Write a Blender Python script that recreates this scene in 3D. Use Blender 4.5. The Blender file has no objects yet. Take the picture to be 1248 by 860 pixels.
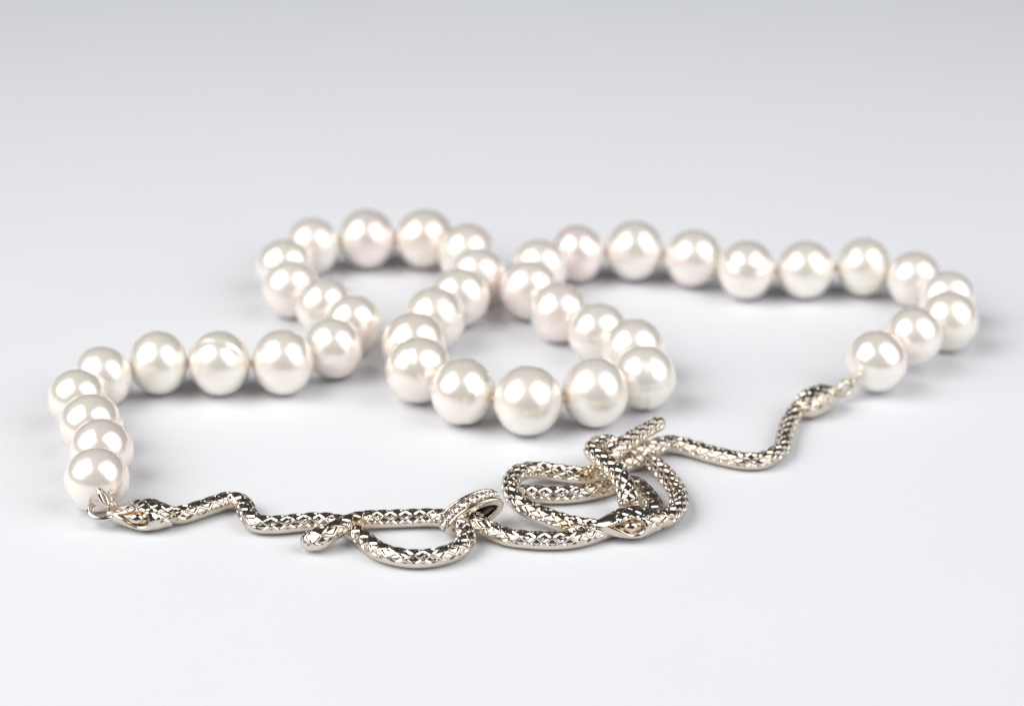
import bpy, math, random
import numpy as np
from mathutils import Vector, Matrix

MM = 0.001
scene = bpy.context.scene
random.seed(7)
rng = np.random.default_rng(11)

# ------------------------------------------------------------------ camera
cam_data = bpy.data.cameras.new('camera')
cam = bpy.data.objects.new('camera', cam_data)
scene.collection.objects.link(cam)
scene.camera = cam
cam.location = (0, -0.36161, 0.17312)
cam.rotation_euler = (math.radians(90 - 25), 0, 0)
cam_data.lens = 100
cam_data.sensor_width = 36
cam_data.clip_start = 0.01
cam_data.clip_end = 20
cam_data.dof.use_dof = True
cam_data.dof.focus_distance = 0.360
cam_data.dof.aperture_fstop = 17

# ------------------------------------------------------------------ world (dim studio room)
world = bpy.data.worlds.new('World')
scene.world = world
world.use_nodes = True
bg = world.node_tree.nodes['Background']
bg.inputs[0].default_value = (0.97, 0.98, 1.0, 1)
bg.inputs[1].default_value = 0.06

# ------------------------------------------------------------------ lamps (two softboxes)
def softbox(name, loc, target, sx, sy, power, col, spread=180):
    d = bpy.data.lights.new(name, 'AREA')
    d.shape = 'RECTANGLE'; d.size = sx; d.size_y = sy; d.energy = power; d.color = col; d.spread = math.radians(spread)
    o = bpy.data.objects.new(name, d)
    scene.collection.objects.link(o)
    o.location = loc
    v = Vector(target) - Vector(loc)
    o.rotation_euler = v.to_track_quat('-Z', 'Y').to_euler()
    return o
softbox('softbox_key', (-0.475, -0.23, 0.45), (-0.085, -0.13, 0), 0.70, 0.72, 2.20, (1.0, 0.972, 0.945), 86)
softbox('softbox_fill', (0.385, -0.13, 0.285), (0.099, 0.011, 0), 0.54, 0.72, 0.98, (1.0, 0.985, 0.975), 86)

scene.view_settings.view_transform = 'Standard'
scene.view_settings.look = 'None'
scene.view_settings.gamma = 1
scene.view_settings.use_curve_mapping = False
scene.view_settings.exposure = 0

# ------------------------------------------------------------------ helpers
def smooth(a, b, x):
    t = np.clip((x - a) / (b - a), 0, 1)
    return t * t * (3 - 2 * t)

def mesh_from(name, verts, faces, mat, parent=None, smooth_shade=True, attrs=None):
    me = bpy.data.meshes.new(name)
    me.from_pydata([tuple(v) for v in np.asarray(verts, float) * MM], [], faces)
    if smooth_shade:
        me.polygons.foreach_set('use_smooth', [True] * len(me.polygons))
    if attrs:
        for k, a in attrs.items():
            at = me.attributes.new(k, 'FLOAT', 'POINT')
            at.data.foreach_set('value', np.asarray(a, np.float32))
    me.materials.append(mat)
    me.update()
    o = bpy.data.objects.new(name, me)
    scene.collection.objects.link(o)
    if parent is not None:
        o.parent = parent
    return o

def grid_faces(nr, nc, cap0=None, cap1=None):
    """nr rings of nc verts (closed around); cap vertices are fan centres"""
    i = np.arange(nr - 1)[:, None]; j = np.arange(nc)[None, :]
    a = i * nc + j; b = i * nc + (j + 1) % nc
    q = np.stack([a, b, b + nc, a + nc], -1).reshape(-1, 4)
    f = q.tolist()
    if cap0 is not None:
        f += [(cap0, (k + 1) % nc, k) for k in range(nc)]
    if cap1 is not None:
        o = (nr - 1) * nc
        f += [(cap1, o + k, o + (k + 1) % nc) for k in range(nc)]
    return f

def new_mat(name):
    m = bpy.data.materials.new(name)
    m.use_nodes = True
    nt = m.node_tree
    return m, nt, nt.nodes['Principled BSDF']

# ------------------------------------------------------------------ materials
def mat_paper():
    m, nt, b = new_mat('white_paper')
    b.inputs['Base Color'].default_value = (0.80, 0.81, 0.845, 1)
    b.inputs['Roughness'].default_value = 0.55
    b.inputs['Specular IOR Level'].default_value = 0.35
    tc = nt.nodes.new('ShaderNodeTexCoord')
    n = nt.nodes.new('ShaderNodeTexNoise'); n.inputs['Scale'].default_value = 900; n.inputs['Detail'].default_value = 4
    n2 = nt.nodes.new('ShaderNodeTexNoise'); n2.inputs['Scale'].default_value = 40; n2.inputs['Detail'].default_value = 3
    nt.links.new(tc.outputs['Object'], n.inputs['Vector']); nt.links.new(tc.outputs['Object'], n2.inputs['Vector'])
    bp = nt.nodes.new('ShaderNodeBump'); bp.inputs['Strength'].default_value = 0.22; bp.inputs['Distance'].default_value = 0.0002
    nt.links.new(n.outputs['Fac'], bp.inputs['Height'])
    nt.links.new(bp.outputs['Normal'], b.inputs['Normal'])
    mx = nt.nodes.new('ShaderNodeMix'); mx.data_type = 'RGBA'
    mx.inputs[6].default_value = (0.712, 0.736, 0.775, 1); mx.inputs[7].default_value = (0.736, 0.758, 0.796, 1)
    nt.links.new(n2.outputs['Fac'], mx.inputs[0]); nt.links.new(mx.outputs[2], b.inputs['Base Color'])
    return m

def mat_pearl():
    m, nt, b = new_mat('nacre')
    N = nt.nodes.new; L = nt.links.new
    oi = N('ShaderNodeObjectInfo')
    ramp = N('ShaderNodeValToRGB')
    e = ramp.color_ramp.elements
    cols = [(0.0, (0.99, 0.865, 0.825)), (0.25, (0.985, 0.885, 0.835)), (0.5, (0.99, 0.87, 0.805)), (0.75, (0.99, 0.845, 0.82)), (1.0, (0.98, 0.895, 0.845))]
    e[0].position = 0; e[0].color = (*cols[0][1], 1); e[1].position = 1; e[1].color = (*cols[-1][1], 1)
    for p, c in cols[1:-1]:
        x = e.new(p); x.color = (*c, 1)
    L(oi.outputs['Random'], ramp.inputs[0])
    tc = N('ShaderNodeTexCoord')
    # cloudy overtone patches (green to rose) in the nacre layers
    nz = N('ShaderNodeTexNoise'); nz.noise_dimensions = '4D'; nz.inputs['Scale'].default_value = 140; nz.inputs['Detail'].default_value = 1.5
    mw = N('ShaderNodeMath'); mw.operation = 'MULTIPLY'; mw.inputs[1].default_value = 37
    L(oi.outputs['Random'], mw.inputs[0]); L(mw.outputs[0], nz.inputs['W']); L(tc.outputs['Object'], nz.inputs['Vector'])
    r2 = N('ShaderNodeValToRGB')
    r2.color_ramp.elements[0].position = 0.38; r2.color_ramp.elements[0].color = (0.935, 1.0, 0.96, 1)
    r2.color_ramp.elements[1].position = 0.62; r2.color_ramp.elements[1].color = (1.0, 0.945, 0.94, 1)
    L(nz.outputs['Fac'], r2.inputs[0])
    mu = N('ShaderNodeMix'); mu.data_type = 'RGBA'; mu.blend_type = 'MULTIPLY'; mu.inputs[0].default_value = 0.6
    L(ramp.outputs[0], mu.inputs[6]); L(r2.outputs[0], mu.inputs[7])
    L(mu.outputs[2], b.inputs['Base Color'])
    lus = N('ShaderNodeBsdfPrincipled')          # mirror-like lustre of the nacre layers, near neutral
    lus.inputs['Metallic'].default_value = 1.0
    lt = N('ShaderNodeMix'); lt.data_type = 'RGBA'; lt.blend_type = 'MULTIPLY'; lt.inputs[0].default_value = 0.9
    lt.inputs[6].default_value = (0.995, 0.962, 0.948, 1); L(r2.outputs[0], lt.inputs[7]); L(lt.outputs[2], lus.inputs['Base Color'])
    ms = N('ShaderNodeMixShader'); ms.inputs[0].default_value = 0.40
    out = nt.nodes['Material Output']
    L(b.outputs[0], ms.inputs[1]); L(lus.outputs[0], ms.inputs[2]); L(ms.outputs[0], out.inputs['Surface'])
    mro = N('ShaderNodeMapRange'); mro.inputs[3].default_value = 0.19; mro.inputs[4].default_value = 0.30
    fr = N('ShaderNodeMath'); fr.operation = 'FRACT'; L(mw.outputs[0], fr.inputs[0]); L(fr.outputs[0], mro.inputs[0]); L(mro.outputs[0], b.inputs['Roughness']); L(mro.outputs[0], lus.inputs['Roughness'])
    b.inputs['Subsurface Weight'].default_value = 1.0
    b.inputs['Subsurface Radius'].default_value = (1.0, 0.82, 0.66)
    b.inputs['Subsurface Scale'].default_value = 0.0032
    b.inputs['IOR'].default_value = 1.6
    b.inputs['Coat Weight'].default_value = 0.9
    b.inputs['Coat Roughness'].default_value = 0.09
    b.inputs['Coat IOR'].default_value = 1.55
    # faint growth ripples
    n3 = N('ShaderNodeTexNoise'); n3.inputs['Scale'].default_value = 600; n3.inputs['Detail'].default_value = 3
    L(tc.outputs['Object'], n3.inputs['Vector'])
    bp = N('ShaderNodeBump'); bp.inputs['Strength'].default_value = 0.10; bp.inputs['Distance'].default_value = 0.0004
    L(n3.outputs['Fac'], bp.inputs['Height']); L(bp.outputs['Normal'], b.inputs['Normal']); L(bp.outputs['Normal'], lus.inputs['Normal'])
    return m

def mat_metal(name, col, warm, rough=0.13):
    m, nt, b = new_mat(name)
    N = nt.nodes.new; L = nt.links.new
    tc = N('ShaderNodeTexCoord')
    n = N('ShaderNodeTexNoise'); n.inputs['Scale'].default_value = 240; n.inputs['Detail'].default_value = 3
    L(tc.outputs['Object'], n.inputs['Vector'])
    rp = N('ShaderNodeValToRGB'); rp.color_ramp.elements[0].position = 0.50; rp.color_ramp.elements[1].position = 0.74
    L(n.outputs['Fac'], rp.inputs[0])
    at = N('ShaderNodeAttribute'); at.attribute_name = 'gilt_and_reflection'  # gold patches on the bodies, painted reflection in the eye sockets
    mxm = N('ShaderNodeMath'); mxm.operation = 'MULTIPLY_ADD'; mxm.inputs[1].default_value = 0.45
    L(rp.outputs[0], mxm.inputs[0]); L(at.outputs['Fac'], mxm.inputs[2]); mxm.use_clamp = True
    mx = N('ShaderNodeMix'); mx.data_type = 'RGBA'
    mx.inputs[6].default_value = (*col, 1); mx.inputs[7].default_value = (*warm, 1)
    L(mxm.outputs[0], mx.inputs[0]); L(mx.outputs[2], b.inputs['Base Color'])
    b.inputs['Metallic'].default_value = 1.0
    n2 = N('ShaderNodeTexNoise'); n2.inputs['Scale'].default_value = 1500; n2.inputs['Detail'].default_value = 3
    L(tc.outputs['Object'], n2.inputs['Vector'])
    mr = N('ShaderNodeMapRange'); mr.inputs[3].default_value = rough * 0.7; mr.inputs[4].default_value = rough * 1.5
    L(n2.outputs['Fac'], mr.inputs[0]); L(mr.outputs[0], b.inputs['Roughness'])
    bp = N('ShaderNodeBump'); bp.inputs['Strength'].default_value = 0.15; bp.inputs['Distance'].default_value = 0.00005
    L(n2.outputs['Fac'], bp.inputs['Height']); L(bp.outputs['Normal'], b.inputs['Normal'])
    return m

PAPER = mat_paper()
NACRE = mat_pearl()
SILVER = mat_metal('white_gold', (0.70, 0.63, 0.55), (0.75, 0.59, 0.39))
RING_SHADE = mat_metal('shaded_ring_metal', (0.035, 0.028, 0.022), (0.10, 0.06, 0.03), 0.16)  # near-black colour paints the shade inside the clasp ring
SILK, _nt, _b = new_mat('silk_thread')
_b.inputs['Base Color'].default_value = (0.86, 0.74, 0.53, 1); _b.inputs['Roughness'].default_value = 0.7
GEM, _nt, _b = new_mat('clear_stone')
_b.inputs['Base Color'].default_value = (1, 1, 1, 1); _b.inputs['Roughness'].default_value = 0.0
_b.inputs['Transmission Weight'].default_value = 1.0; _b.inputs['IOR'].default_value = 2.2

# ------------------------------------------------------------------ the surface
def tabletop():
    n = 60
    xs = np.linspace(-900, 900, n); ys = np.linspace(-700, 1500, n)
    V = [(x, y, 0) for y in ys for x in xs]
    F = [(j * n + i, j * n + i + 1, (j + 1) * n + i + 1, (j + 1) * n + i) for j in range(n - 1) for i in range(n - 1)]
    o = mesh_from('tabletop', V, F, PAPER)
    o['kind'] = 'structure'
    o['label'] = 'smooth white paper surface under the necklace'
    return o
tabletop()

# ------------------------------------------------------------------ the necklace
necklace = bpy.data.objects.new('pearl_necklace', None)
necklace.empty_display_size = 0.02
scene.collection.objects.link(necklace)
necklace['label'] = 'white pearl necklace with silvery snake clasp lying looped on white paper'
necklace['category'] = 'necklace'

PEARLS = [(-53.19,-37.95,8.63),(-53.66,-29.90,8.70),(-56.11,-22.21,8.74),(-58.87,-14.68,8.56),(-56.46,-7.11,8.50),(-49.25,-3.24,9.14),(-40.68,-3.63,9.36),(-31.94,-3.25,9.20),(-25.21,1.74,8.84),(-22.84,9.72,8.83),(-27.37,16.47,8.72),(-32.46,22.78,8.83),(-34.12,30.81,8.85),(-30.43,38.86,8.78),(-22.25,41.25,9.56),(-13.37,41.24,9.56),(-6.88,35.44,9.19),(-5.09,27.31,8.81),(-7.74,19.47,9.02),(-11.16,11.51,9.21),(-13.81,2.66,9.48),(-12.87,-6.15,9.65),(-6.66,-12.53,9.50),(2.16,-15.78,9.76),(11.31,-13.34,9.71),(18.22,-7.97,9.15),(17.08,0.53,9.33),(12.28,7.45,8.78),(6.89,14.15,8.91),(2.65,21.90,9.06),(4.10,30.09,8.85),(9.92,35.90,8.84),(18.63,36.47,9.35),(27.45,34.07,8.93),(35.06,29.32,8.96),(43.97,29.73,8.79),(52.77,30.57,8.86),(59.86,26.48,8.54),(63.65,19.04,8.53),(62.75,10.96,8.96),(56.78,4.0,8.35),(50.8,-3.0,8.75)]
LIFT = {40: 1.1, 41: 0.3}
PEARLS = [(x, y, d * 0.978) for x, y, d in PEARLS]
CEN = np.array([(x, y, d / 2 + LIFT.get(i, 0)) for i, (x, y, d) in enumerate(PEARLS)])
DIA = np.array([p[2] for p in PEARLS])
ENDS = (np.array([-52.3, -41.6, 1.9]), np.array([47.5, -6.0, 2.8]))
# ring grooves and dents seen on single pearls: index -> (axis of the ring, offset along it, depth, width)
GROOVES = {6: [((0.19, 0.93, 0.316), -0.13, 0.42, 0.045)], 25: [((1.0, -0.05, 0.03), 0.05, 0.24, 0.055)],
           26: [((0.75, -0.1, 0.55), -0.35, 0.16, 0.07)], 21: [((0.9, -0.2, 0.5), 0.30, 0.14, 0.09)],
           22: [((0.85, -0.5, -0.30), 0.55, 0.14, 0.08)], 32: [((1, 0, 0.1), 0.05, 0.05, 0.10)],
           34: [((0.1, -0.3, 0.95), 0.62, 0.18, 0.07)], 28: [((-0.5, -0.3, 0.85), 0.5, 0.10, 0.08)]}

def pearl(i):
    c, D = CEN[i], DIA[i]
    prev = CEN[i - 1] if i else ENDS[0]
    nxt = CEN[i + 1] if i < len(CEN) - 1 else ENDS[1]
    t = Vector(nxt - prev).normalized()
    gaps = []
    if i: gaps.append(np.linalg.norm(c - CEN[i - 1]) / (D + DIA[i - 1]) * 2)
    if i < len(CEN) - 1: gaps.append(np.linalg.norm(c - CEN[i + 1]) / (D + DIA[i + 1]) * 2)
    k = min(1.0, max(0.91, min(gaps) + 0.002)) * (1 - 0.01 * rng.random())
    nr, nc = 44, 64
    th = np.linspace(0, math.pi, nr + 2)[1:-1]
    ph = np.arange(nc) * 2 * math.pi / nc
    T, Ph = np.meshgrid(th, ph, indexing='ij')
    X = np.cos(T); Y = np.sin(T) * np.cos(Ph); Z = np.sin(T) * np.sin(Ph)      # X = drill axis
    n = np.stack([X, Y, Z], -1).reshape(-1, 3)
    n = np.concatenate([n, [[1, 0, 0], [-1, 0, 0]]])
    # world rotation of the drill axis
    zax = Vector((0, 0, 1)); yax = zax.cross(t).normalized(); zz = t.cross(yax)
    M = np.array([list(t), list(yax), list(zz)]).T
    r = np.ones(len(n))
    for _ in range(4):                                                           # gentle lumps
        a = rng.normal(size=3); a /= np.linalg.norm(a)
        s = n @ a
        r += rng.uniform(-0.022, 0.022) * (1.5 * s * s - 0.5) + rng.uniform(-0.008, 0.008) * np.sin(3 * s + rng.uniform(0, 6))
    # drill dimple
    r -= 0.05 * np.exp(-((1 - np.abs(n[:, 0])) / 0.012) ** 2)
    nw = n @ M.T
    for ax, off, dep, wd in GROOVES.get(i, []):
        a = np.array(ax) / np.linalg.norm(ax)
        s = nw @ a - off
        r -= dep * 0.16 * np.exp(-(s / wd) ** 2) - dep * 0.05 * np.exp(-((s - 2.0 * wd) / wd) ** 2)
    if i not in GROOVES and rng.random() < 0.5:                                  # faint growth rings
        a = rng.normal(size=3); a /= np.linalg.norm(a)
        for _ in range(int(rng.integers(1, 4))):
            s = n @ a - rng.uniform(-0.7, 0.7)
            r -= rng.uniform(0.003, 0.009) * np.exp(-(s / rng.uniform(0.05, 0.11)) ** 2)
    R = D / 2
    P = n * r[:, None] * R
    P[:, 0] *= k
    W = P @ M.T
    faces = grid_faces(nr, nc, cap0=nr * nc, cap1=nr * nc + 1)
    # outward orientation
    faces = [tuple(reversed(f)) for f in faces]
    o = mesh_from('pearl', W, faces, NACRE, necklace)
    low = W[:, 2].min()
    cz = (c[2] - R) - low + 0.01
    o.location = Vector((c[0], c[1], cz)) * MM
    return o

pearls = [pearl(i) for i in range(len(PEARLS))]
pearls[6]['label'] = 'pearl with a slanting ring groove across its upper half'
pearls[25]['label'] = 'pearl with an upright crease'

# ------------------------------------------------------------------ curves
def resample(pts, ds):
    p = np.array(pts, float)
    # centripetal Catmull-Rom
    pp = np.vstack([2 * p[0] - p[1], p, 2 * p[-1] - p[-2]])
    out = []
    for i in range(1, len(pp) - 2):
        p0, p1, p2, p3 = pp[i - 1:i + 3]
        t0 = 0; t1 = t0 + np.linalg.norm(p1 - p0) ** .5; t2 = t1 + np.linalg.norm(p2 - p1) ** .5; t3 = t2 + np.linalg.norm(p3 - p2) ** .5
        t = np.linspace(t1, t2, 40, endpoint=False)[:, None]
        A1 = (t1 - t) / (t1 - t0) * p0 + (t - t0) / (t1 - t0) * p1
        A2 = (t2 - t) / (t2 - t1) * p1 + (t - t1) / (t2 - t1) * p2
        A3 = (t3 - t) / (t3 - t2) * p2 + (t - t2) / (t3 - t2) * p3
        B1 = (t2 - t) / (t2 - t0) * A1 + (t - t0) / (t2 - t0) * A2
        B2 = (t3 - t) / (t3 - t1) * A2 + (t - t1) / (t3 - t1) * A3
        out.append((t2 - t) / (t2 - t1) * B1 + (t - t1) / (t2 - t1) * B2)
    out.append(p[-1:])
    c = np.vstack(out)
    # light smoothing of the polyline
    L = np.r_[0, np.cumsum(np.linalg.norm(np.diff(c, axis=0), axis=1))]
    n = max(8, int(L[-1] / ds))
    s = np.linspace(0, L[-1], n)
    q = np.stack([np.interp(s, L, c[:, k]) for k in range(3)], 1)
    w = max(1, int(0.9 / ds))
    if n > 6 * w:
        ker = np.hanning(2 * w + 3)[1:-1]; ker /= ker.sum(); h = len(ker) // 2
        qp = np.vstack([2 * q[0] - q[h:0:-1], q, 2 * q[-1] - q[-2:-h - 2:-1]])
        q = np.stack([np.convolve(qp[:, k], ker, 'valid') for k in range(3)], 1)
    return s, q

def frames(q, ups=None):
    t = np.gradient(q, axis=0); t /= np.linalg.norm(t, axis=1)[:, None]
    up = np.array([0, 0, 1.0])
    side = np.cross(t, up); side /= np.linalg.norm(side, axis=1)[:, None]
    u = np.cross(side, t)
    return t, side, u

def hash2(a, b, k):
    x = np.sin(a * 127.1 + b * 311.7 + k * 74.7) * 43758.5453
    return x - np.floor(x)

def scale_relief(s, phi, pitch, w, seed, net=False):
    """relief of rows of lozenge scales: s along the body (mm), phi from the spine (rad)"""
    a = s / pitch + phi / w
    b = s / pitch - phi / w
    ca, cb = np.floor(a), np.floor(b)
    fa, fb = a - ca, b - cb
    e = np.minimum(np.minimum(fa, 1 - fa), np.minimum(fb, 1 - fb))
    plate = smooth(0.02, 0.20, e)
    dome = 1 - (1 - 2 * e) ** 2
    j1 = hash2(ca, cb, seed) - 0.5; j2 = hash2(ca, cb, seed + 5) - 0.5; j3 = hash2(ca, cb, seed + 9)
    tilt = (fa + fb - 1) * (-0.22 + 0.25 * j1) + (fa - fb) * 0.22 * j2
    if net:            # sunken lozenges inside a net of raised ridges
        ridge = 1 - smooth(0.035, 0.20, e)
        return 0.30 + 0.80 * ridge + 0.30 * dome + 0.5 * tilt * (1 - ridge)
    return plate * (0.80 + 0.10 * j3) + 0.18 * dome + tilt * plate

def snake_body(name, pts, r0, parent, label=None, taper0=0.0, tip1=True, tip0=False, r_end=None, pitch=1.95, depth=0.26, seed=1.0, gilt_and_reflection=(), net=False, bulb=0.0):
    ds = 0.075
    s, q = resample(pts, ds)
    t, side, up = frames(q)
    nc = 88
    L = s[-1]
    rad = np.full(len(s), r0)
    if r_end is not None:
        rad = r0 + (r_end - r0) * smooth(0.0, 1.0, s / L)
    def endcap(d, r):
        x = np.clip(1 - d / r, 0, 1)
        return np.sqrt(np.clip(1 - x ** 2.2, 0.0009, 1))
    if bulb: rad = rad * (1 + bulb * np.exp(-((L - s - 2.3) / 1.3) ** 2))
    k = np.ones(len(s))
    if tip1: k *= endcap(L - s, rad * 1.15)
    if tip0: k *= endcap(s, rad * 1.15)
    phi = (np.arange(nc) / nc * 2 - 1) * math.pi            # 0 = spine, +-pi = belly
    S, PH = np.meshgrid(s, phi, indexing='ij')
    wob = 0.05 * np.sin(S * 0.9 + seed)
    mask = 1 - smooth(1.50, 1.72, np.abs(PH + wob))
    mask = mask * np.minimum(1, smooth(0.0, 0.9, L - S) if tip1 else 1)
    rel = scale_relief(S + 0.18 * np.sin(S * 0.37 + seed) + 0.07 * np.sin(S * 1.1 + 2 * seed), PH * (1 + 0.08 * np.sin(S * 0.31 + seed)) + wob, pitch, 1.25, seed, net)
    Rr = rad[:, None] * k[:, None] * (1 - 0.05 * (np.cos(PH) < -0.75)) + depth * (rel - 0.75) * mask * k[:, None]
    P = q[:, None, :] + Rr[..., None] * (np.cos(PH)[..., None] * up[:, None, :] * 0.97 + np.sin(PH)[..., None] * side[:, None, :] * 1.04)
    P = P.reshape(-1, 3)
    P[:, 2] = np.maximum(P[:, 2], 0.02)
    nr = len(s)
    P = np.vstack([P, q[0], q[-1] + t[-1] * (0.02 if tip1 else 0)])
    g = np.zeros(len(P))
    for (gx, gy, gr) in gilt_and_reflection:
        dd = np.hypot(P[:, 0] - gx, P[:, 1] - gy)
        g = np.maximum(g, 0.65 - 0.65 * smooth(gr * 0.4, gr, dd + 0.25 * np.sin(P[:, 0] * 9) * np.sin(P[:, 1] * 11 + P[:, 2] * 7)))
    o = mesh_from(name, P, grid_faces(nr, nc, nr * nc, nr * nc + 1), SILVER, parent, attrs={'gilt_and_reflection': g})
    if label: o['label'] = label
    return o

def tube(name, pts, r, mat, parent, closed=False, nc=16, ds=0.12):
    if closed:
        q = np.array(pts, float)
        t = np.roll(q, -1, 0) - np.roll(q, 1, 0)
    else:
        s, q = resample(pts, ds); t = np.gradient(q, axis=0)
    t /= np.linalg.norm(t, axis=1)[:, None]
    u = np.zeros_like(q); ref = np.array([0.13, 0.21, 0.97])
    for i in range(len(q)):
        v = ref - t[i] * (ref @ t[i]); v /= np.linalg.norm(v); u[i] = v; ref = v
    w = np.cross(t, u)
    a = np.arange(nc) / nc * 2 * math.pi
    rr = r if np.ndim(r) else np.full(len(q), r)
    P = q[:, None] + rr[:, None, None] * (np.cos(a)[None, :, None] * u[:, None] + np.sin(a)[None, :, None] * w[:, None])
    P = P.reshape(-1, 3); n = len(q)
    if closed:
        F = [(i * nc + j, i * nc + (j + 1) % nc, ((i + 1) % n) * nc + (j + 1) % nc, ((i + 1) % n) * nc + j) for i in range(n) for j in range(nc)]
    else:
        F = grid_faces(n, nc, n * nc, n * nc + 1); P = np.vstack([P, q[0], q[-1]])
    return mesh_from(name, P, F, mat, parent)

# silk thread with a small knot in every gap
def silk_thread():
    path = [ENDS[0] + np.array([0, 1.5, 1.2])] + [np.array([c[0], c[1], c[2]]) for c in CEN] + [ENDS[1] + np.array([1.2, 1.0, 0.8])]
    s, q = resample(path, 0.25)
    gaps = [(CEN[i] + CEN[i + 1]) / 2 for i in range(len(CEN) - 1)]
    d = np.min(np.stack([np.linalg.norm(q - g, axis=1) for g in gaps]), 0)
    r = 0.32 + 0.34 * np.exp(-(d / 0.42) ** 2)
    t = np.gradient(q, axis=0); t /= np.linalg.norm(t, axis=1)[:, None]
    side = np.cross(t, [0, 0, 1]); side /= np.linalg.norm(side, axis=1)[:, None]; up = np.cross(side, t)
    nc = 12; a = np.arange(nc) / nc * 2 * math.pi
    P = q[:, None] + r[:, None, None] * (np.cos(a)[None, :, None] * up[:, None] + np.sin(a)[None, :, None] * side[:, None])
    n = len(q)
    return mesh_from('silk_thread', np.vstack([P.reshape(-1, 3), q[:1], q[-1:]]), grid_faces(n, nc, n * nc, n * nc + 1), SILK, necklace)
silk_thread()

# ------------------------------------------------------------------ snake bodies
LINK = [(-44.69,-42.24,1.50),(-42.22,-42.00,1.30),(-40.25,-40.76,1.30),(-38.49,-39.43,1.30),(-36.30,-38.08,1.30),(-34.54,-38.98,1.30),(-33.66,-41.87,1.30),(-32.32,-44.28,1.30),(-29.49,-44.51,1.25),(-27.45,-44.08,1.25),(-24.35,-43.64,1.25),(-21.71,-44.40,1.25),(-18.83,-48.07,1.25),(-16.64,-51.25,1.25),(-14.44,-52.71,1.25),(-11.58,-53.34,1.25),(-8.55,-52.51,1.25),(-6.34,-50.59,1.35),(-5.65,-48.46,1.70),(-6.10,-46.22,2.00),(-7.38,-44.15,1.70),(-9.80,-42.75,1.30),(-12.93,-42.76,1.25),(-16.05,-43.08,1.30),(-19.13,-43.96,1.60),(-21.06,-46.37,2.20),(-22.51,-48.09,2.20),(-24.21,-49.10,1.70),(-26.49,-49.01,1.30)]
RIGHT = [(40.49,-11.14,2.00),(39.32,-11.86,1.60),(37.84,-14.84,1.20),(36.82,-18.87,1.10),(35.91,-23.02,1.10),(33.22,-26.57,1.20),(31.03,-26.81,1.20),(28.91,-26.09,1.20),(26.28,-24.66,1.20),(24.18,-23.22,1.20),(22.58,-22.45,1.30),(20.73,-22.16,1.40),(19.25,-23.28,1.60),(17.54,-24.88,1.80),(15.32,-25.75,2.00),(13.49,-25.01,2.60),(12.06,-25.28,3.10),(10.68,-27.98,3.50),(12.06,-32.30,3.90),(13.75,-36.00,3.90),(14.60,-38.91,3.40),(14.93,-41.93,2.40)]
COIL = [(18.06,-44.48,2.00),(19.55,-43.67,1.80),(21.16,-40.88,1.60),(21.46,-37.33,1.50),(20.81,-33.50,1.40),(19.30,-29.32,1.40),(17.69,-26.53,1.30),(15.27,-27.48,1.30),(12.50,-29.60,1.30),(9.44,-31.19,1.40),(6.01,-30.88,1.60),(3.33,-30.75,1.90),(1.07,-32.11,2.30),(-0.16,-36.02,2.60),(0.42,-39.90,2.50),(1.98,-42.08,2.30),(4.05,-43.68,2.10),(6.84,-45.2,1.85),(8.69,-45.75,1.7),(10.6,-46.0,1.6)]
LOOP = [(-0.85,-37.56,1.50),(0.64,-36.28,1.30),(2.23,-36.09,1.20),(5.93,-36.43,1.20),(9.13,-35.86,1.20),(12.03,-34.49,1.20),(14.32,-32.89,1.20),(16.21,-33.81,1.20),(17.37,-36.54,1.20),(18.18,-39.87,1.30),(17.3,-42.1,1.20),(14.66,-44.0,1.0),(11.6,-45.7,1.0),(9.30,-47.45,1.15),(6.79,-48.45,1.20),(3.19,-48.51,1.20),(-0.41,-47.66,1.20),(-2.48,-46.41,1.40),(-3.72,-45.85,1.80),(-5.20,-43.76,2.20)]
TAIL = [(12.45,-30.23,3.20),(13.77,-28.97,4.00),(15.74,-26.45,4.30),(18.07,-23.95,4.50),(20.23,-21.90,4.70)]

link = snake_body('snake_link', LINK, 1.17, necklace, 'left snake link with a looped tail and blunt tail tip', seed=1.3, net=True, bulb=0.22, gilt_and_reflection=[(-18.6, -46.2, 2.0)])
right = snake_body('snake_link', RIGHT, 1.12, necklace, 'right snake link with an S-shaped neck running into the knot', r_end=1.28, seed=2.1, tip1=False)
coil = snake_body('snake_coil', COIL, 1.18, necklace, 'coiled snake with a large almond-eyed head', seed=3.7, tip1=False, gilt_and_reflection=[(9.8, -32.0, 1.8), (6.0, -46.5, 1.3)])
loop = snake_body('loop_strand', LOOP, 1.15, coil, None, seed=4.4, net=True, tip0=True, gilt_and_reflection=[(11.0, -35.4, 2.4), (6.6, -47.6, 1.2)])
tail = snake_body('tail', TAIL, 1.20, coil, None, seed=5.2, r_end=1.0, pitch=1.8)

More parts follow.
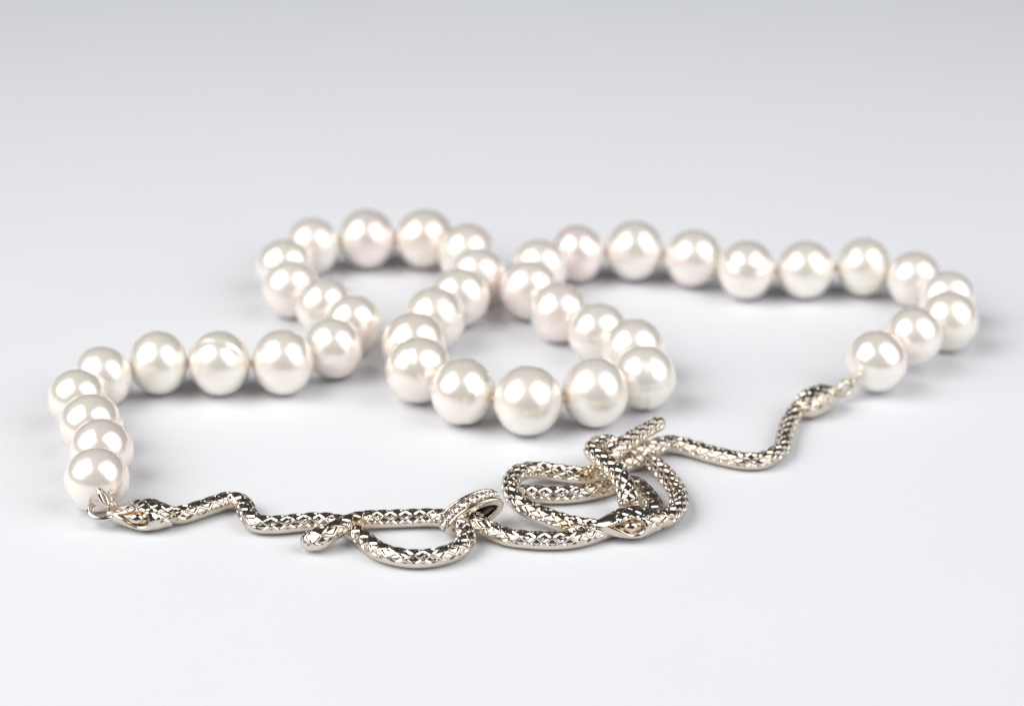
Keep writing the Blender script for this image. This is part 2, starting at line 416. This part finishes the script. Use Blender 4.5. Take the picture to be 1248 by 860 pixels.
# ------------------------------------------------------------------ snake heads
def snake_head(parent, rear, nose, hw, hh, seed, socket=True, gilt_and_reflection=0.5, droop=0.0, blunt=0.0, eye_pos=0.47):
    rear = np.array(rear, float); nose = np.array(nose, float)
    ax = nose - rear; L = np.linalg.norm(ax); ax /= L
    side = np.cross(ax, [0, 0, 1]); side /= np.linalg.norm(side); up = np.cross(side, ax)
    nr, nc = 170, 140
    u = np.linspace(0, 1, nr)
    kx = [0, .08, .2, .34, .48, .62, .76, .88, .95, 1.0]
    W = np.interp(u, kx, np.array([.52, .60, .84, 1.0, .98, .84, .64, .44, .32, .22 + blunt]) * hw)
    Ht = np.interp(u, kx, np.array([.64, .74, .93, 1.0, .96, .84, .66, .50, .40, .28 + blunt]) * hh)
    ker = np.hanning(25)[1:-1]; ker /= ker.sum()
    sm = lambda a: np.convolve(np.r_[np.full(11, a[0]), a, np.full(11, a[-1])], ker, 'valid')
    W, Ht = sm(W), sm(Ht)
    if not socket:
        W = sm(np.interp(u, kx, np.array([.55, .66, .92, 1.0, 1.0, .98, .92, .78, .62, .5]) * hw))
        Ht = sm(np.interp(u, kx, np.array([.64, .74, .93, 1.0, 1.0, .97, .90, .74, .60, .5]) * hh))
    cap = np.sqrt(np.clip(1 - np.clip((u - 0.965) / 0.035, 0, 1) ** 2, 0.002, 1)); W *= cap; Ht *= cap
    ph = (np.arange(nc) / nc * 2 - 1) * math.pi
    U, PH = np.meshgrid(u, ph, indexing='ij')
    c, s_ = np.cos(PH), np.sin(PH)
    ex = 0.85
    X = W[:, None] * np.sign(s_) * np.abs(s_) ** ex
    Z = Ht[:, None] * np.sign(c) * np.abs(c) ** ex * np.where(c < 0, 0.9, 1.0)
    rr = np.sqrt(X * X + Z * Z) + 1e-6
    d = np.zeros_like(U)
    # crown scales
    m = (1 - smooth(0.72, 0.95, np.abs(PH) + 0.9 * np.clip(U - 0.45, 0, 1))) * (1 - smooth(0.62, 0.72, U))
    rear_m = (1 - smooth(1.5, 1.7, np.abs(PH))) * (1 - smooth(0.10, 0.20, U))
    m = np.maximum(m, rear_m)
    if not socket:
        m = (1 - smooth(1.45, 1.65, np.abs(PH))) * (1 - smooth(0.66, 0.76, U))
    d += 0.20 * (scale_relief(U * L, PH, 1.7, 0.80, seed) - 0.55) * m
    g = np.zeros_like(U)
    if socket:
        p = (U - eye_pos) * L
        for sg in (-1, 1):
            qv = (PH * sg - 1.22 + 0.05 * p) * hh * 0.92
            val = np.where(p > 0, np.abs(qv) / 1.12 + np.clip(p / 2.75, 0, 9) ** 1.25, np.sqrt((qv / 1.12) ** 2 + (p / 1.7) ** 2))
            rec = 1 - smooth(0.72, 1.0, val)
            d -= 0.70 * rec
            g = np.maximum(g, rec * gilt_and_reflection)  # warm metal-on-metal reflection painted into the socket colour
            d += 0.10 * np.exp(-((val - 1.25) / 0.22) ** 2)
        # mouth line
    d -= 0.10 * np.exp(-((np.abs(PH) - 2.05) / 0.05) ** 2) * smooth(0.35, 0.5, U) * (1 - smooth(0.93, 0.98, U))
    f = 1 + d * cap[:, None] / np.maximum(rr, 0.4)
    X *= f; Z *= f
    dz = -droop * (np.sin(U * math.pi))
    P = rear + (U * L)[..., None] * ax + X[..., None] * side + (Z + dz)[..., None] * up
    P = P.reshape(-1, 3); P[:, 2] = np.maximum(P[:, 2], 0.03)
    P = np.vstack([P, rear, nose])
    o = mesh_from('head', P, [tuple(f) for f in grid_faces(nr, nc, nr * nc, nr * nc + 1)], SILVER, parent, attrs={'gilt_and_reflection': np.r_[g.ravel(), 0, 0]})
    if socket:
        for sg in (-1, 1):
            i = int(np.argmin(abs(u - (eye_pos + 0.01))))
            rad_ = 0.83
            cpos = rear + u[i] * L * ax + side * sg * W[i] * math.sin(1.20) * rad_ + up * (Ht[i] * math.cos(1.20) * rad_ - droop * math.sin(u[i] * math.pi))
            nrm = side * sg * math.sin(1.15) + up * math.cos(1.15)
            n1, n2 = 16, 24
            th = np.linspace(0, math.pi, n1 + 2)[1:-1]; p2 = np.arange(n2) / n2 * 2 * math.pi
            Tt, Pp = np.meshgrid(th, p2, indexing='ij')
            b2 = np.cross(nrm, ax)
            V = cpos + 0.50 * np.cos(Tt)[..., None] * nrm + 0.92 * (np.sin(Tt) * np.cos(Pp))[..., None] * ax + 0.66 * (np.sin(Tt) * np.sin(Pp))[..., None] * b2
            V = np.vstack([V.reshape(-1, 3), cpos + 0.45 * nrm, cpos - 0.45 * nrm])
            mesh_from('eye', V, grid_faces(n1, n2, n1 * n2, n1 * n2 + 1), SILVER, parent)
    return o

snake_head(link, (-43.0, -43.0, 1.60), (-51.6, -42.5, 1.80), 2.5, 1.78, 1.9, gilt_and_reflection=0.8, eye_pos=0.50)
snake_head(coil, (18.6, -44.70, 1.95), (10.1, -46.25, 1.9), 2.45, 1.85, 2.9, gilt_and_reflection=0.75, eye_pos=0.45, blunt=0.08)
snake_head(right, (39.2, -12.4, 1.75), (44.7, -7.9, 2.15), 2.05, 1.95, 3.9, socket=False)

# ------------------------------------------------------------------ wire rings at the ends
def ring_pts(c, d1, d2, a, b, n=48):
    t = np.arange(n) / n * 2 * math.pi
    return np.array(c) + a * np.cos(t)[:, None] * np.array(d1) + b * np.sin(t)[:, None] * np.array(d2)

tube('jump_ring', ring_pts((-52.0, -42.3, 2.2), (1, 0, -0.05), (0.02, 0.96, 0.28), 1.75, 1.55), 0.37, SILVER, necklace, closed=True)
tube('wire_loop', ring_pts((-51.85, -42.35, 3.9), (0.42, -0.25, -0.87), (0.25, 0.95, -0.15), 1.25, 0.55), 0.33, SILVER, necklace, closed=True)
tube('jump_ring', ring_pts((46.3, -5.9, 1.9), (0.62, 0.6, 0.5), (-0.5, -0.1, 0.86), 1.15, 0.85), 0.34, SILVER, necklace, closed=True)
tube('wire_loop', ring_pts((47.3, -5.2, 2.7), (0.7, 0.7, 0.1), (0.5, -0.6, 0.6), 1.1, 0.6), 0.30, SILVER, necklace, closed=True)

# ------------------------------------------------------------------ stone-set link ring
def clasp_ring():
    th = math.radians(25)
    R_ = np.array([1, 0, 0.]); U_ = np.array([0, math.sin(th), math.cos(th)]); B_ = np.array([0, -math.cos(th), math.sin(th)])
    w = lambda v: v[0] * R_ + v[1] * U_ + v[2] * B_
    n = np.array([0.45, -0.55, 0.70]); n /= np.linalg.norm(n)
    d1 = np.array([0.88, 0.45, -0.2]); d1 -= n * (d1 @ n); d1 /= np.linalg.norm(d1)
    d2 = np.cross(n, d1)
    n, d1, d2 = w(n), w(d1), w(d2)
    a, b = 4.1, 2.1
    C = np.array([-4.6, -44.9, 2.35])          # middle of the front rim
    nt_ = 120
    t = np.arange(nt_) / nt_ * 2 * math.pi
    prof = []                                             # (radial, axial): rounded band with a channel outside
    for (ro, axl) in [(0, 0.10), (0.08, 0.0), (0.55, 0.0), (0.70, 0.10), (0.72, 0.30), (0.60, 0.40), (0.42, 0.44), (0.42, 1.66), (0.60, 1.70), (0.72, 1.80), (0.70, 2.0), (0.55, 2.1), (0.08, 2.1), (0, 2.0)]:
        prof.append((ro, axl))
    npf = len(prof)
    V = []
    for k in range(nt_):
        e = np.array([a * math.cos(t[k]), b * math.sin(t[k])])
        nn = np.array([math.cos(t[k]) / a, math.sin(t[k]) / b]); nn /= np.linalg.norm(nn)
        for ro, axl in prof:
            p2 = e + nn * (ro * 1.35 - 0.90)
            V.append(C + d1 * p2[0] + d2 * p2[1] - n * axl * 1.17)
    V = np.array(V)
    lift = 0.05 - V[:, 2].min()
    lift = max(lift, 0)
    V[:, 2] += lift
    F = [(i * npf + j, i * npf + (j + 1) % npf, ((i + 1) % nt_) * npf + (j + 1) % npf, ((i + 1) % nt_) * npf + j) for i in range(nt_) for j in range(npf)]
    ring = mesh_from('clasp_ring', V, F, SILVER, necklace)
    ring.data.materials.append(RING_SHADE)
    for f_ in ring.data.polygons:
        if f_.index % npf == npf - 1: f_.material_index = 1  # inner wall gets the painted shade
    ring['label'] = 'oval link ring set with a row of small clear stones'
    ev = ring.modifiers.new('bevel', 'BEVEL'); ev.width = 0.00006; ev.segments = 2; ev.limit_method = 'ANGLE'
    # stones along the upper outside
    ts = np.linspace(math.radians(25), math.radians(172), 9)
    for k, tk in enumerate(ts):
        e = np.array([a * math.cos(tk), b * math.sin(tk)])
        nn = np.array([math.cos(tk) / a, math.sin(tk) / b]); nn /= np.linalg.norm(nn)
        tg = np.array([-nn[1], nn[0]])
        o3 = C + np.array([0, 0, lift]) + d1 * e[0] + d2 * e[1] - n * 1.23
        nn3 = d1 * nn[0] + d2 * nn[1]; tg3 = d1 * tg[0] + d2 * tg[1]
        rs = 0.54
        m8 = 8
        Vs = []
        for (rr, hz, off) in [(0.30, 0.30, 0.5), (0.52, 0.14, 0.0), (0.52, 0.08, 0.0)]:
            for q in range(m8):
                an = (q + off) / m8 * 2 * math.pi
                Vs.append(o3 + tg3 * rr * math.cos(an) + n * rr * math.sin(an) + nn3 * (hz - 0.0))
        top = len(Vs); Vs.append(o3 + nn3 * 0.30); bot = len(Vs); Vs.append(o3 - nn3 * 0.22)
        Fs = []
        for q in range(m8):
            q1 = (q + 1) % m8
            Fs += [(top, q, q1), (q, m8 + q1, q1), (q, m8 + q, m8 + q1), (m8 + q, 2 * m8 + q, 2 * m8 + q1, m8 + q1), (bot, 2 * m8 + q1, 2 * m8 + q)]
        mesh_from('stone', Vs, Fs, GEM, ring, smooth_shade=False)
        # four grain prongs between the stones
        if k < len(ts) - 1:
            for sg in (-1, 1):
                tm = (tk + ts[k + 1]) / 2
                e2 = np.array([a * math.cos(tm), b * math.sin(tm)])
                n2 = np.array([math.cos(tm) / a, math.sin(tm) / b]); n2 /= np.linalg.norm(n2)
                cc = C + np.array([0, 0, lift]) + d1 * (e2[0] + n2[0] * .02) + d2 * (e2[1] + n2[1] * .02) - n * (1.23 + sg * 0.46)
                th_ = np.linspace(0, math.pi, 8)[1:-1]; pp_ = np.arange(10) / 10 * 2 * math.pi
                Tt, Pp = np.meshgrid(th_, pp_, indexing='ij')
                Vb = cc + 0.22 * np.stack([np.sin(Tt) * np.cos(Pp), np.sin(Tt) * np.sin(Pp), np.cos(Tt)], -1).reshape(-1, 3)
                Vb = np.vstack([Vb, cc + [0, 0, .22], cc - [0, 0, .22]])
                mesh_from('prong', Vb, grid_faces(6, 10, 60, 61), SILVER, ring)
    return ring
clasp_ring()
